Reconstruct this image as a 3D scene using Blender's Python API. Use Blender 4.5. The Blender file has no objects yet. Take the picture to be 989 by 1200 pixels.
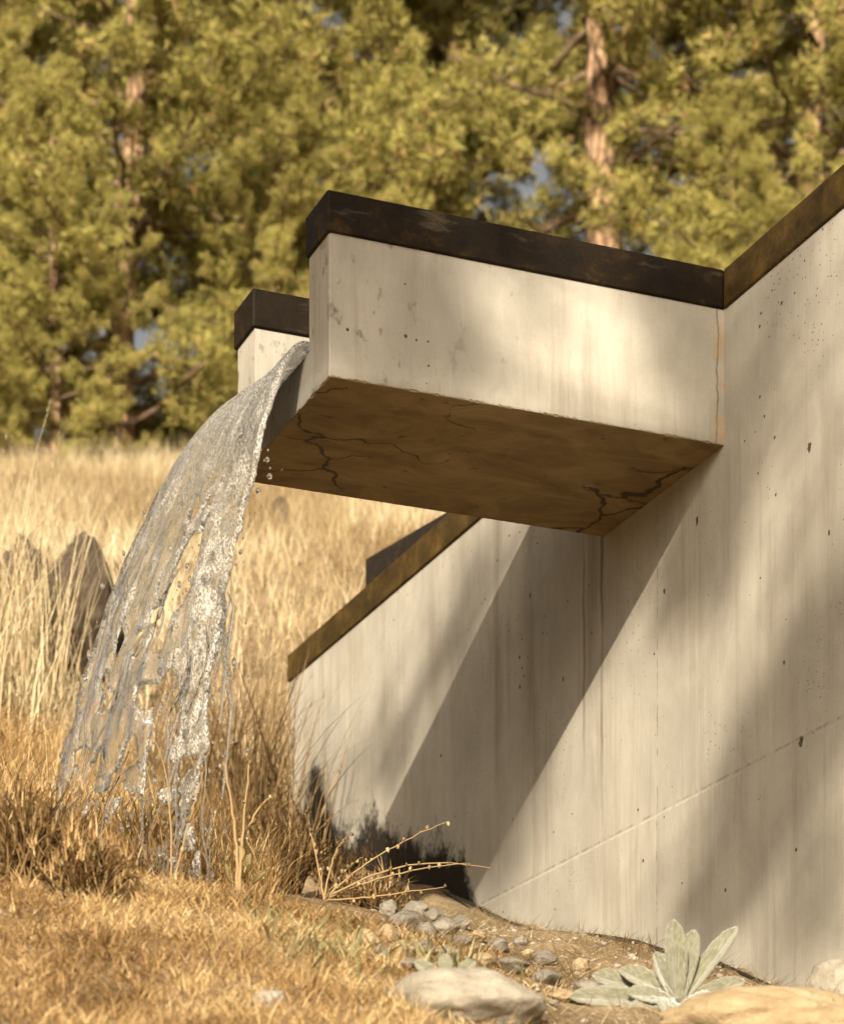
import bpy, bmesh, math, random
import numpy as np
from mathutils import Vector, Matrix, noise as mnoise

# ------------------------------------------------------------------ camera / sky / sun / exposure
scene = bpy.context.scene
col = scene.collection
F, HY, X0 = 3067.0, 1754.0, 494.0          # focal length and horizon of the photograph, in its pixels
EYE = Vector((0, 0, 1.6))
cam_d = bpy.data.cameras.new('camera')
cam = bpy.data.objects.new('camera', cam_d); col.objects.link(cam)
cam.location = EYE; cam.rotation_euler = (math.radians(90), 0, 0)
cam_d.sensor_fit = 'HORIZONTAL'; cam_d.sensor_width = 36.0
cam_d.lens = F / 989 * 36
cam_d.shift_y = (HY - 600) / 989.0; cam_d.shift_x = (494.5 - X0) / 989.0
cam_d.clip_start = 0.1; cam_d.clip_end = 2000
cam_d.dof.use_dof = True; cam_d.dof.focus_distance = 7.25; cam_d.dof.aperture_fstop = 5.0
scene.camera = cam

TH = math.radians(22.48)                    # the wall runs 22.5 degrees left of the view
A2 = np.array([math.cos(TH), math.sin(TH)]); B2 = np.array([-math.sin(TH), math.cos(TH)])
RA, RB, RZ = 1.30, 1.97, -1.0                # sun ray in wall axes (into wall, along wall, up)
ray = Vector((RA * A2[0] + RB * B2[0], RA * A2[1] + RB * B2[1], RZ)).normalized()
sun_d = bpy.data.lights.new('sun', 'SUN'); sun_d.energy = 5.0; sun_d.angle = math.radians(0.53)
sun_d.color = (1.0, 0.885, 0.71)
sun = bpy.data.objects.new('sun', sun_d); col.objects.link(sun)
sun.rotation_euler = (-ray).to_track_quat('Z', 'Y').to_euler()
sun.location = (0, -20, 30)
w = bpy.data.worlds.new('World'); scene.world = w; w.use_nodes = True
nt = w.node_tree; nt.nodes.clear()
sky = nt.nodes.new('ShaderNodeTexSky'); sky.sky_type = 'NISHITA'; sky.sun_disc = False
sky.sun_elevation = math.asin(-ray.z); sky.sun_rotation = math.atan2(-ray.x, -ray.y)
sky.air_density = 1.0; sky.dust_density = 7.0; sky.ozone_density = .6
bg = nt.nodes.new('ShaderNodeBackground'); bg.inputs[1].default_value = 0.065
wo = nt.nodes.new('ShaderNodeOutputWorld')
hs = nt.nodes.new('ShaderNodeHueSaturation'); hs.inputs['Saturation'].default_value = .42
wb = nt.nodes.new('ShaderNodeMix'); wb.data_type = 'RGBA'; wb.blend_type = 'MULTIPLY'; wb.inputs[0].default_value = 1.0; wb.inputs[7].default_value = (1.0, .94, .84, 1)
nt.links.new(sky.outputs[0], hs.inputs['Color']); nt.links.new(hs.outputs[0], wb.inputs[6]); nt.links.new(wb.outputs[2], bg.inputs[0]); nt.links.new(bg.outputs[0], wo.inputs[0])
vs = scene.view_settings; vs.view_transform = 'Standard'; vs.look = 'None'; vs.exposure = 1.05; vs.gamma = 1.0
cy = scene.cycles
cy.use_denoising = True; cy.max_bounces = 9; cy.transmission_bounces = 9; cy.transparent_max_bounces = 8
cy.use_adaptive_sampling = True; cy.adaptive_threshold = .02
cy.diffuse_bounces = 3; cy.glossy_bounces = 4; cy.caustics_reflective = False; cy.caustics_refractive = False
cy.sample_clamp_indirect = 6.0

rng = np.random.default_rng(7); random.seed(7)

# ------------------------------------------------------------------ helpers
def at(px, py, Z):
    return np.array([(px - X0) / F * Z, Z, EYE.z + (HY - py) / F * Z])

def tag(o, label=None, cat=None, group=None, kind=None):
    if label: o['label'] = label
    if cat: o['category'] = cat
    if group: o['group'] = group
    if kind: o['kind'] = kind
    return o

def empty(name, loc, rz=0.0):
    o = bpy.data.objects.new(name, None); col.objects.link(o)
    o.location = tuple(loc); o.rotation_euler = (0, 0, rz); o.empty_display_size = .1
    return o

def link(name, me, mat, parent=None, smooth=False):
    if mat is not None and not me.materials: me.materials.append(mat)
    if smooth: me.polygons.foreach_set('use_smooth', [True] * len(me.polygons))
    o = bpy.data.objects.new(name, me); col.objects.link(o)
    if parent: o.parent = parent
    return o

def np_mesh(name, V, faces, tint=None):
    """faces: list of int arrays (n,3) or (n,4)"""
    me = bpy.data.meshes.new(name)
    V = np.asarray(V, dtype=np.float32)
    faces = [np.asarray(f, dtype=np.int32) for f in faces if len(f)]
    loops = np.concatenate([f.ravel() for f in faces])
    sizes = np.concatenate([np.full(len(f), f.shape[1], dtype=np.int32) for f in faces])
    starts = np.concatenate([[0], np.cumsum(sizes)[:-1]]).astype(np.int32)
    me.vertices.add(len(V)); me.vertices.foreach_set('co', V.ravel())
    me.loops.add(len(loops)); me.loops.foreach_set('vertex_index', loops)
    me.polygons.add(len(sizes)); me.polygons.foreach_set('loop_start', starts)
    me.polygons.foreach_set('loop_total', sizes)
    if tint is not None:
        at_ = me.attributes.new('tint', 'FLOAT', 'POINT')
        at_.data.foreach_set('value', np.asarray(tint, dtype=np.float32))
    me.update(calc_edges=True)
    return me

def hash2(ix, iy, seed):
    n = (ix.astype(np.int64) * 374761393 + iy.astype(np.int64) * 668265263 + seed * 144665) & 0x7fffffff
    n = ((n ^ (n >> 13)) * 1274126177) & 0x7fffffff
    return ((n ^ (n >> 16)) & 0xffff) / 65535.0

def vnoise(x, y, seed=0):
    x, y = np.broadcast_arrays(np.asarray(x, float), np.asarray(y, float))
    ix = np.floor(x); iy = np.floor(y); fx = x - ix; fy = y - iy
    fx = fx * fx * fx * (fx * (fx * 6 - 15) + 10); fy = fy * fy * fy * (fy * (fy * 6 - 15) + 10)
    a = hash2(ix, iy, seed); b = hash2(ix + 1, iy, seed); c = hash2(ix, iy + 1, seed); d = hash2(ix + 1, iy + 1, seed)
    return ((a + (b - a) * fx) * (1 - fy) + (c + (d - c) * fx) * fy) * 2 - 1

def fbm(x, y, seed=0, octv=4):
    s = 0; amp = 1; tot = 0
    for k in range(octv):
        s = s + vnoise(x * 2 ** k, y * 2 ** k, seed + 17 * k) * amp; tot += amp; amp *= .5
    return s / tot

def sstep(a, b, x):
    t = np.clip((x - a) / (b - a), 0, 1); return t * t * (3 - 2 * t)

# ------------------------------------------------------------------ node helpers
class NT:
    def __init__(s, name):
        s.m = bpy.data.materials.new(name); s.m.use_nodes = True; s.t = s.m.node_tree
        s.t.nodes.clear(); s.out = s.n('ShaderNodeOutputMaterial')
    def n(s, typ, **kw):
        nd = s.t.nodes.new(typ)
        for k, v in kw.items(): setattr(nd, k, v)
        return nd
    def put(s, sock, v):
        if hasattr(v, 'is_output') or isinstance(v, bpy.types.NodeSocket): s.t.links.new(v, sock)
        elif isinstance(v, (tuple, list)) and len(v) == 3 and sock.type == 'RGBA': sock.default_value = (*v, 1)
        else: sock.default_value = v
    def math(s, op, a, b=0.0, c=0.0, clamp=False):
        nd = s.n('ShaderNodeMath', operation=op, use_clamp=clamp)
        for i, v in enumerate((a, b, c)): s.put(nd.inputs[i], v)
        return nd.outputs[0]
    def mix(s, fac, a, b, blend='MIX'):
        nd = s.n('ShaderNodeMix', data_type='RGBA', blend_type=blend)
        s.put(nd.inputs[0], fac); s.put(nd.inputs[6], a); s.put(nd.inputs[7], b)
        return nd.outputs[2]
    def coord(s, which='Object'): return s.n('ShaderNodeTexCoord').outputs[which]
    def mapv(s, vec, scale=(1, 1, 1), loc=(0, 0, 0)):
        nd = s.n('ShaderNodeMapping'); s.put(nd.inputs[0], vec); nd.inputs[1].default_value = loc; nd.inputs[3].default_value = scale
        return nd.outputs[0]
    def noise(s, vec, scale, detail=4, rough=.55, dist=0.0):
        nd = s.n('ShaderNodeTexNoise'); s.put(nd.inputs['Vector'], vec)
        nd.inputs['Scale'].default_value = scale; nd.inputs['Detail'].default_value = detail
        nd.inputs['Roughness'].default_value = rough; nd.inputs['Distortion'].default_value = dist
        return nd.outputs[0]
    def voro(s, vec, scale, feature='F1', rand=1.0):
        nd = s.n('ShaderNodeTexVoronoi', feature=feature); s.put(nd.inputs['Vector'], vec)
        nd.inputs['Scale'].default_value = scale; nd.inputs['Randomness'].default_value = rand
        return nd
    def ramp(s, fac, pts, mode='LINEAR'):
        nd = s.n('ShaderNodeValToRGB'); r = nd.color_ramp; r.interpolation = mode
        r.elements.remove(r.elements[1]); first = True
        for p, c in pts:
            if first: e = r.elements[0]; e.position = p; first = False
            else: e = r.elements.new(p)
            e.color = (*c, 1) if isinstance(c, (tuple, list)) else (c, c, c, 1)
        s.put(nd.inputs[0], fac); return nd.outputs[0]
    def step(s, x, lo, hi):
        nd = s.n('ShaderNodeMapRange', interpolation_type='SMOOTHSTEP'); s.put(nd.inputs[0], x)
        s.put(nd.inputs[1], lo); s.put(nd.inputs[2], hi); nd.inputs[3].default_value = 0; nd.inputs[4].default_value = 1
        return nd.outputs[0]
    def bump(s, h, strength=.3, dist=.01, normal=None):
        nd = s.n('ShaderNodeBump'); nd.inputs['Strength'].default_value = strength; nd.inputs['Distance'].default_value = dist
        s.put(nd.inputs['Height'], h)
        if normal is not None: s.put(nd.inputs['Normal'], normal)
        return nd.outputs[0]
    def bsdf(s, color, rough=.8, normal=None, spec=.3, **kw):
        nd = s.n('ShaderNodeBsdfPrincipled'); s.put(nd.inputs['Base Color'], color); s.put(nd.inputs['Roughness'], rough)
        nd.inputs['Specular IOR Level'].default_value = spec
        if normal is not None: s.put(nd.inputs['Normal'], normal)
        for k, v in kw.items(): s.put(nd.inputs[k], v)
        return nd.outputs[0]
    def done(s, sh): s.t.links.new(sh, s.out.inputs[0]); return s.m
    def attr(s, name):
        nd = s.n('ShaderNodeAttribute', attribute_name=name); return nd.outputs['Fac']

# ------------------------------------------------------------------ the wall's frame
ZC = 7.36
C2 = np.array([(849 - X0) / F * ZC, ZC])
ZT = 3.4                                     # top of concrete in wall axes
BASEZ = EYE.z + 3.348 - ZT
def wl(x, y, z):                             # wall axes -> world
    p = C2 + x * A2 + y * B2; return np.array([p[0], p[1], BASEZ + z])
def to_wl(X, Y):
    dx, dy = X - C2[0], Y - C2[1]
    return dx * A2[0] + dy * A2[1], dx * B2[0] + dy * B2[1]
def EZ(z): return z + EYE.z - BASEZ          # eye height -> wall z

# ------------------------------------------------------------------ ground
prof_y = [-400, -60, 0, 4.8, 7, 9, 11, 16, 24, 29, 34, 60, 900]
prof_z = [-20, -15, 0, 2.35, 3.15, 3.9, 5.0, 7.35, 11.35, 12.7, 13.0, 13.0, 13.0]
ctrl = [at(989, 1172, 6.75), at(880, 1152, 7.25), at(770, 1124, 7.74), at(660, 1097, 8.35), at(560, 1066, 8.95), at(450, 1064, 9.75), at(343, 1035, 10.7),
        at(230, 1035, 6.95), at(150, 1020, 6.6), at(330, 1050, 7.4), at(420, 1090, 7.3), at(640, 1140, 7.2), at(500, 1130, 7.0),
        at(60, 965, 6.2), at(160, 1012, 5.9), at(290, 1085, 5.8), at(0, 1200, 4.75), at(300, 1215, 4.9), at(600, 1190, 5.8), at(800, 1195, 5.9), at(989, 1200, 5.8),
        at(0, 920, 7.6), at(100, 900, 8.2), at(225, 960, 9.2), at(330, 1055, 9.0), at(400, 1055, 10.2), at(400, 1075, 9.0), at(300, 1020, 10.3), at(480, 1085, 8.6), at(150, 900, 9.5), at(0, 790, 9.5), at(90, 715, 11.0), at(300, 760, 12.0),
        at(0, 640, 14), at(300, 640, 15), at(200, 585, 20), at(400, 585, 20), at(0, 575, 20), at(100, 548, 24), at(300, 548, 24), at(600, 548, 24), at(-200, 548, 24), at(200, 560, 28), at(600, 560, 28), at(-200, 560, 28)]
ctrl = np.array(ctrl)
cres = ctrl[:, 2] - np.interp(ctrl[:, 1], prof_y, prof_z)
def H(x, y):
    x = np.asarray(x, float); y = np.asarray(y, float)
    z = np.interp(y, prof_y, prof_z)
    sw = np.zeros_like(z); sr = np.zeros_like(z)
    for (cx, cy_, cz), r in zip(ctrl, cres):
        sg = .28 + .032 * cy_
        k = np.exp(-((x - cx) ** 2 + (y - cy_) ** 2) / (2 * sg * sg)); sw += k; sr += k * r
    z = z + sr / (sw + .05)
    lx, ly = to_wl(x, y)
    fill = sstep(.15, .26, lx) * sstep(3.75, 3.3, ly) * sstep(7.0, 3.0, lx) * sstep(-3.1, -2.7, ly)
    z = z + fill * np.maximum(BASEZ + ZT - .55 - z, 0)
    return z + (.028 * fbm(x * 2.2, y * 2.2, 3, 4) + .012 * fbm(x * 11, y * 11, 9, 2)) * (1 + .05 * np.clip(y, 0, 30))

def ground_hit(px, py, z0=4.0, z1=30.0):
    Zs = np.linspace(z0, z1, 1400); p = at(px, py, Zs[0]); X = (px - X0) / F * Zs; Zz = EYE.z + (HY - py) / F * Zs
    k = np.nonzero(H(X, Zs) > Zz)[0]
    return at(px, py, Zs[k[0]] if len(k) else 8.0)

def axis(lo, hi, stp, far0, far1):
    core = np.arange(lo, hi + 1e-6, stp); r = [lo]; l = [hi]; d = stp
    left = []; v = lo; d = stp
    while v > far0: d *= 1.3; v -= d; left.append(v)
    right = []; v = hi; d = stp
    while v < far1: d *= 1.3; v += d; right.append(v)
    return np.array(left[::-1] + list(core) + right)
gx = axis(-6, 6, .09, -320, 320); gy = axis(2.5, 26, .09, -260, 700)
GX, GY = np.meshgrid(gx, gy); GZ = H(GX, GY)
nx, ny = len(gx), len(gy)
idx = np.arange(nx * ny).reshape(ny, nx)
q = np.stack([idx[:-1, :-1], idx[:-1, 1:], idx[1:, 1:], idx[1:, :-1]], -1).reshape(-1, 4)
M = NT('dry_soil'); c = M.coord()
n1 = M.noise(c, 3.0, 5, .6); n2 = M.noise(c, 28, 6, .65)
cl = M.ramp(n1, [(.3, (.11, .075, .042)), (.5, (.20, .14, .08)), (.72, (.33, .25, .15))])
cl = M.mix(M.math('MULTIPLY', M.step(n2, .5, .7), .7), cl, (.40, .31, .19))
cl = M.mix(M.step(M.noise(M.mapv(c, (70, 70, 70)), 1, 3), .55, .75), cl, (.10, .065, .03))
m_soil = M.done(M.bsdf(cl, .95, M.bump(n2, .8, .03), .1))
ground = link('ground', np_mesh('ground', np.stack([GX, GY, GZ], -1).reshape(-1, 3), [q]), m_soil, None, True)
tag(ground, kind='structure')

# ------------------------------------------------------------------ concrete
JZm = EZ(2.013)
def concrete(name, base=(.30, .275, .225), kind='wall'):
    M = NT(name); c = M.coord()
    sx = M.n('ShaderNodeSeparateXYZ'); M.put(sx.inputs[0], c); X, Y, Z = sx.outputs
    cloud = M.noise(c, 2.3, 6, .6, .3); cl2 = M.noise(M.mapv(c, (1, 1, .6), (7, 3, 1)), 5.5, 7, .68, .5)
    cloud = M.math('ADD', M.math('MULTIPLY', cloud, .55), M.math('MULTIPLY', cl2, .45))
    colr = M.mix(M.step(cloud, .33, .68), tuple(b * .80 for b in base), tuple(b * 1.12 for b in base))
    streak = M.math('ADD', M.math('MULTIPLY', M.noise(M.mapv(c, (17, 17, .8)), 1.0, 7, .75, .4), .62), M.math('MULTIPLY', M.noise(M.mapv(c, (2.2, 2.2, 1.4), (9, 1, 4)), 1.0, 3), .38))
    st2 = M.noise(M.mapv(c, (85, 85, 4.5)), 1.0, 5, .7)
    colr = M.mix(M.math('MULTIPLY', M.step(streak, .47, .66), .50), colr, tuple(b * k for b, k in zip(base, (.55, .50, .42))))
    colr = M.mix(M.math('MULTIPLY', M.step(st2, .52, .72), .30), colr, tuple(b * 1.28 for b in base))
    fine = M.noise(c, 120, 5, .7)
    colr = M.mix(M.math('MULTIPLY', M.step(fine, .45, .75), .22), colr, tuple(b * .6 for b in base))
    # pits left by air bubbles, in patches
    hsum = M.math('MULTIPLY', fine, .12)
    pit = None
    for sc, th, pat in ((30, .17, .52), (75, .22, .50), (11, .085, .50)):
        v = M.voro(c, sc); d = v.outputs['Distance']
        cs = M.n('ShaderNodeSeparateColor'); M.put(cs.inputs[0], v.outputs['Color'])
        r = M.math('MULTIPLY', M.step(cs.outputs[0], .72, 1.0), th)
        r = M.math('MULTIPLY', r, M.step(M.noise(M.mapv(c, (1, 1, 1), (3.1 + sc, 0, sc)), 2.6, 2), pat - .06, pat + .12))
        p = M.math('SUBTRACT', 1.0, M.step(d, M.math('MULTIPLY', r, .65), M.math('ADD', r, .0005)))
        p = M.math('MULTIPLY', p, M.math('GREATER_THAN', r, .012))
        pit = p if pit is None else M.math('MAXIMUM', pit, p)
    if kind == 'wall':
        # single tie holes and larger voids, (y, z, radius)
        for (y, z, r) in ((-.42, EZ(2.01), .017), (-.46, EZ(2.78), .015), (.16, EZ(2.80), .013), (-.33, EZ(2.25), .008), (.36, EZ(2.66), .010), (1.05, EZ(2.6), .009), (2.05, EZ(2.62), .009), (1.3, EZ(2.95), .010), (-.56, EZ(2.52), .009)):
            dd = M.math('SQRT', M.math('ADD', M.math('POWER', M.math('SUBTRACT', Y, y), 2), M.math('POWER', M.math('MULTIPLY', M.math('SUBTRACT', Z, z), .7), 2)))
            dd = M.math('ADD', dd, M.math('MULTIPLY', M.math('SUBTRACT', M.noise(c, 90, 2), .5), .014))
            pit = M.math('MAXIMUM', pit, M.math('SUBTRACT', 1.0, M.step(dd, r * .45, r * .72)))
    colr = M.mix(M.math('MULTIPLY', pit, .88), colr, (.026, .019, .012))
    if kind == 'wall':
        # brown drip marks under the far edge of the spout and along the wing
        sm = M.noise(M.mapv(c, (1, 9, 1.6)), 1.0, 4, .6)
        for (y, wd, k, zl) in ((.775, .016, .8, EZ(2.10)), (.90, .013, .55, EZ(2.2)), (.84, .07, .35, EZ(1.9)), (1.28, .10, .28, EZ(2.3)), (1.55, .05, .4, EZ(2.35)), (2.1, .09, .3, EZ(2.5))):
            dy = M.math('ABSOLUTE', M.math('ADD', M.math('SUBTRACT', Y, y), M.math('MULTIPLY', M.math('SUBTRACT', M.noise(M.mapv(c, (0, 0, 5)), 1, 3), .5), .035)))
            mk = M.math('SUBTRACT', 1.0, M.step(dy, wd * .15, wd))
            mk = M.math('MULTIPLY', mk, M.step(Z, zl - .1, zl + .35))
            mk = M.math('MULTIPLY', mk, M.math('MULTIPLY', M.step(sm, .3, .62), k))
            colr = M.mix(mk, colr, (.085, .052, .022))
        # lime line on the pour joint, gritty line on the panel joint
        jn = M.noise(c, 35, 4, .7)
        zl = M.math('ABSOLUTE', M.math('ADD', M.math('SUBTRACT', Z, JZm), M.math('MULTIPLY', M.math('SUBTRACT', jn, .5), .010)))
        colr = M.mix(M.math('MULTIPLY', M.math('SUBTRACT', 1.0, M.step(zl, .001, .006)), M.math('MULTIPLY', M.math('MULTIPLY', M.step(Y, -.2, .2), M.step(jn, .3, .55)), .6)), colr, (.46, .43, .36))
        zl2 = M.math('ABSOLUTE', M.math('SUBTRACT', M.math('SUBTRACT', Z, JZm), .009))
        colr = M.mix(M.math('MULTIPLY', M.math('SUBTRACT', 1.0, M.step(zl2, .001, .006)), M.math('MULTIPLY', M.step(jn, .42, .6), .5)), colr, (.11, .09, .065))
        yl = M.math('ABSOLUTE', M.math('ADD', M.math('SUBTRACT', Y, .405), M.math('MULTIPLY', M.math('SUBTRACT', jn, .5), .012)))
        colr = M.mix(M.math('MULTIPLY', M.math('SUBTRACT', 1.0, M.step(yl, .001, .006)), M.math('MULTIPLY', M.step(M.noise(M.mapv(c, (3, 3, 26)), 1, 4), .40, .58), .8)), colr, (.10, .08, .055))
        # black algae where the falling water keeps the foot of the wing wet
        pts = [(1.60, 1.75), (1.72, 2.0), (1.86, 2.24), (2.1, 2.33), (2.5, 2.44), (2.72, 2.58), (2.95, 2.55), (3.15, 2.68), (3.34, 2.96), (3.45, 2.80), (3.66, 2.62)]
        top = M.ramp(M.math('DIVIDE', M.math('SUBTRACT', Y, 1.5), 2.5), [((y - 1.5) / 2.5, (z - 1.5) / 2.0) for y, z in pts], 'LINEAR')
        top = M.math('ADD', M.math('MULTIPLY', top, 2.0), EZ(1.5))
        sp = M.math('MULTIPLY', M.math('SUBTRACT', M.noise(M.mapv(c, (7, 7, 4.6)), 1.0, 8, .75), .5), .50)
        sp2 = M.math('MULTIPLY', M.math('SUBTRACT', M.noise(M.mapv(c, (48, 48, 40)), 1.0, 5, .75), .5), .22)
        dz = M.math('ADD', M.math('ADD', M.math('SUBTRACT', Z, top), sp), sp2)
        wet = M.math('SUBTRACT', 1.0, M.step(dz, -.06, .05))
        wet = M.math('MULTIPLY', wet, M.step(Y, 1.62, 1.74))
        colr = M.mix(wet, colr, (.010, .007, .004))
    if kind == 'side':
        # dark weathering blotches near the free end, pale lime run at the wall
        g = M.step(X, -.55, -1.15)
        bl = M.step(M.noise(M.mapv(c, (14, 14, 9)), 1, 5, .6), .57, .66)
        colr = M.mix(M.math('MULTIPLY', M.math('MULTIPLY', bl, g), .85), colr, (.12, .105, .085))
        bl2 = M.step(M.noise(M.mapv(c, (30, 30, 17), (4, 0, 0)), 1, 4, .6), .63, .70)
        colr = M.mix(M.math('MULTIPLY', M.math('MULTIPLY', bl2, M.step(X, -.2, -1.0)), .5), colr, (.11, .09, .07))
        jx = M.math('ABSOLUTE', M.math('ADD', M.math('ADD', X, .022), M.math('MULTIPLY', M.math('SUBTRACT', M.noise(c, 14, 4), .5), .03)))
        ck = M.math('SUBTRACT', 1.0, M.step(jx, .0012, .0045))
        colr = M.mix(M.math('MULTIPLY', ck, .7), colr, (.10, .085, .06))
        colr = M.mix(M.math('MULTIPLY', M.math('MULTIPLY', M.step(X, -.05, -.005), M.step(M.noise(M.mapv(c, (2, 2, 6)), 1, 3), .42, .6)), .5), colr, (.36, .21, .07))
        lz = M.math('SUBTRACT', Z, ZT - .391)
        crust = M.math('MULTIPLY', M.step(M.math('ADD', lz, M.math('MULTIPLY', M.noise(M.mapv(c, (16, 16, 4)), 1, 5), .06)), .062, .03), .4)
        colr = M.mix(crust, colr, (.19, .17, .13))
    hgt = M.math('SUBTRACT', hsum, pit)
    hgt = M.math('ADD', hgt, M.math('MULTIPLY', st2, .10))
    nr = M.bump(hgt, .55, .006)
    return M.done(M.bsdf(colr, .88, nr, .25))

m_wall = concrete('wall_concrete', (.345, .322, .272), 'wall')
m_side = concrete('spout_concrete', (.335, .313, .265), 'side')
m_plain = concrete('channel_concrete', (.34, .32, .27), 'plain')

def under_mat():  # brown of damp and stains, with warm ground bounce put into the colour
    M = NT('damp_bounce_concrete'); c = M.coord()
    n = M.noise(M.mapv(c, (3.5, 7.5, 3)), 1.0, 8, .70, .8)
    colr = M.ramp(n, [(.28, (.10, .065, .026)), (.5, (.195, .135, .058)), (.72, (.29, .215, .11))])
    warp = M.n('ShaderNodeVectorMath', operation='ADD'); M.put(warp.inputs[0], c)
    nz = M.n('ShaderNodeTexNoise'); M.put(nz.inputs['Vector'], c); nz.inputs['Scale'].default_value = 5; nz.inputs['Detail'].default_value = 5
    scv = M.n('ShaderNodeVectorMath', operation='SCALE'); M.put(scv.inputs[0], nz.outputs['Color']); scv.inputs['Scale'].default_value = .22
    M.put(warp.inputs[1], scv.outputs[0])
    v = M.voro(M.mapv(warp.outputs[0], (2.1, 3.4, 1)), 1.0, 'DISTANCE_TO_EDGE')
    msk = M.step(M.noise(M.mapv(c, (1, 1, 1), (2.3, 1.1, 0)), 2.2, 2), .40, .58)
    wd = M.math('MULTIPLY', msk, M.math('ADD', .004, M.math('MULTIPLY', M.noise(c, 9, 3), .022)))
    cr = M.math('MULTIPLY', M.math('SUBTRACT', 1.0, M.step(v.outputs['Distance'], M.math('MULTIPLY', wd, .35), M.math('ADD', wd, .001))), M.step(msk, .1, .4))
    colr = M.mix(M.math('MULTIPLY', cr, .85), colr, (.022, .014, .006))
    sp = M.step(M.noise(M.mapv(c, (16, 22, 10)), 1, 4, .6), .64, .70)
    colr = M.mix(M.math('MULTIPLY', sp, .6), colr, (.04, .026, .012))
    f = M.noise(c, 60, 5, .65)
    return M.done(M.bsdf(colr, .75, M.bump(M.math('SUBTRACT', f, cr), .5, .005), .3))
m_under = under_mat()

def steel_mat(name, ramp_pts):
    M = NT(name); c = M.coord()
    n = M.noise(M.mapv(c, (6.5, 6.5, 8)), 1, 8, .75, .2); f = M.noise(c, 90, 5, .7)
    g = M.noise(M.mapv(c, (3.0, 3.0, 14), (5, 2, 1)), 1, 7, .7)
    colr = M.ramp(n, ramp_pts)
    colr = M.mix(M.math('MULTIPLY', M.step(g, .58, .70), .45), colr, (.085, .07, .05))
    colr = M.mix(M.math('MULTIPLY', M.step(f, .5, .7), .35), colr, (.02, .011, .005))
    return M.done(M.bsdf(colr, .62, M.bump(f, .45, .003), .12))
m_steel = steel_mat('blackened_steel', [(.40, (.0055, .0034, .0015)), (.54, (.011, .0066, .0024)), (.63, (.032, .018, .005)), (.75, (.085, .046, .011))])
m_steel2 = steel_mat('rusted_steel', [(.36, (.022, .0135, .004)), (.52, (.050, .031, .008)), (.64, (.085, .052, .013)), (.78, (.13, .078, .02))])

wall = empty('retaining_wall', wl(0, 0, 0), TH)
tag(wall, 'pale board-streaked concrete retaining wall with open spout and rusted steel caps', 'wall')
WT, CH, OV = .24, .098, .009                 # wall thickness, cap height, cap overhang
SL, SW, SH, ST, FT = 1.185, .765, .391, .155, .13
JZ = EZ(2.013); YJ = .405; YE = 3.64; YN = -3.0
ZF = ZT - SH + FT

def prism(name, poly, x0, x1, mat, parent, bev=.004):
    """polygon in (y, z), extruded along x"""
    bm = bmesh.new()
    vs_ = [bm.verts.new((x0, y, z)) for y, z in poly]; f = bm.faces.new(vs_)
    r = bmesh.ops.extrude_face_region(bm, geom=[f])
    for v in r['geom']:
        if isinstance(v, bmesh.types.BMVert): v.co.x = x1
    bmesh.ops.recalc_face_normals(bm, faces=bm.faces)
    if bev: bmesh.ops.bevel(bm, geom=list(bm.edges), offset=bev, segments=2, profile=.5, affect='EDGES')
    me = bpy.data.meshes.new(name); bm.to_mesh(me); bm.free()
    return link(name, me, mat, parent)
g = 0.0
prism('concrete_panel', [(YN, 0), (YJ - g, 0), (YJ - g, JZ - g), (YN, JZ - g)], -.0032, WT, m_wall, wall, .002)
prism('concrete_panel', [(YJ + g, 0), (YE, 0), (YE, JZ - g), (YJ + g, JZ - g)], -.0018, WT, m_wall, wall, .002)
prism('concrete_panel', [(YN, JZ + g), (YJ - g, JZ + g), (YJ - g, ZF), (ST, ZF), (ST, ZT), (YN, ZT)], -.001, WT, m_wall, wall, .0018)
prism('concrete_panel', [(YJ + g, JZ + g), (YE, JZ + g), (YE, ZT), (SW - ST, ZT), (SW - ST, ZF), (YJ + g, ZF)], .0004, WT, m_wall, wall, .0018)
prism('wall_core', [(YN + .02, .02), (YE - .02, .02), (YE - .02, ZF - .02), (YN + .02, ZF - .02)], .03, WT - .03, m_plain, wall, 0)

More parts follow.
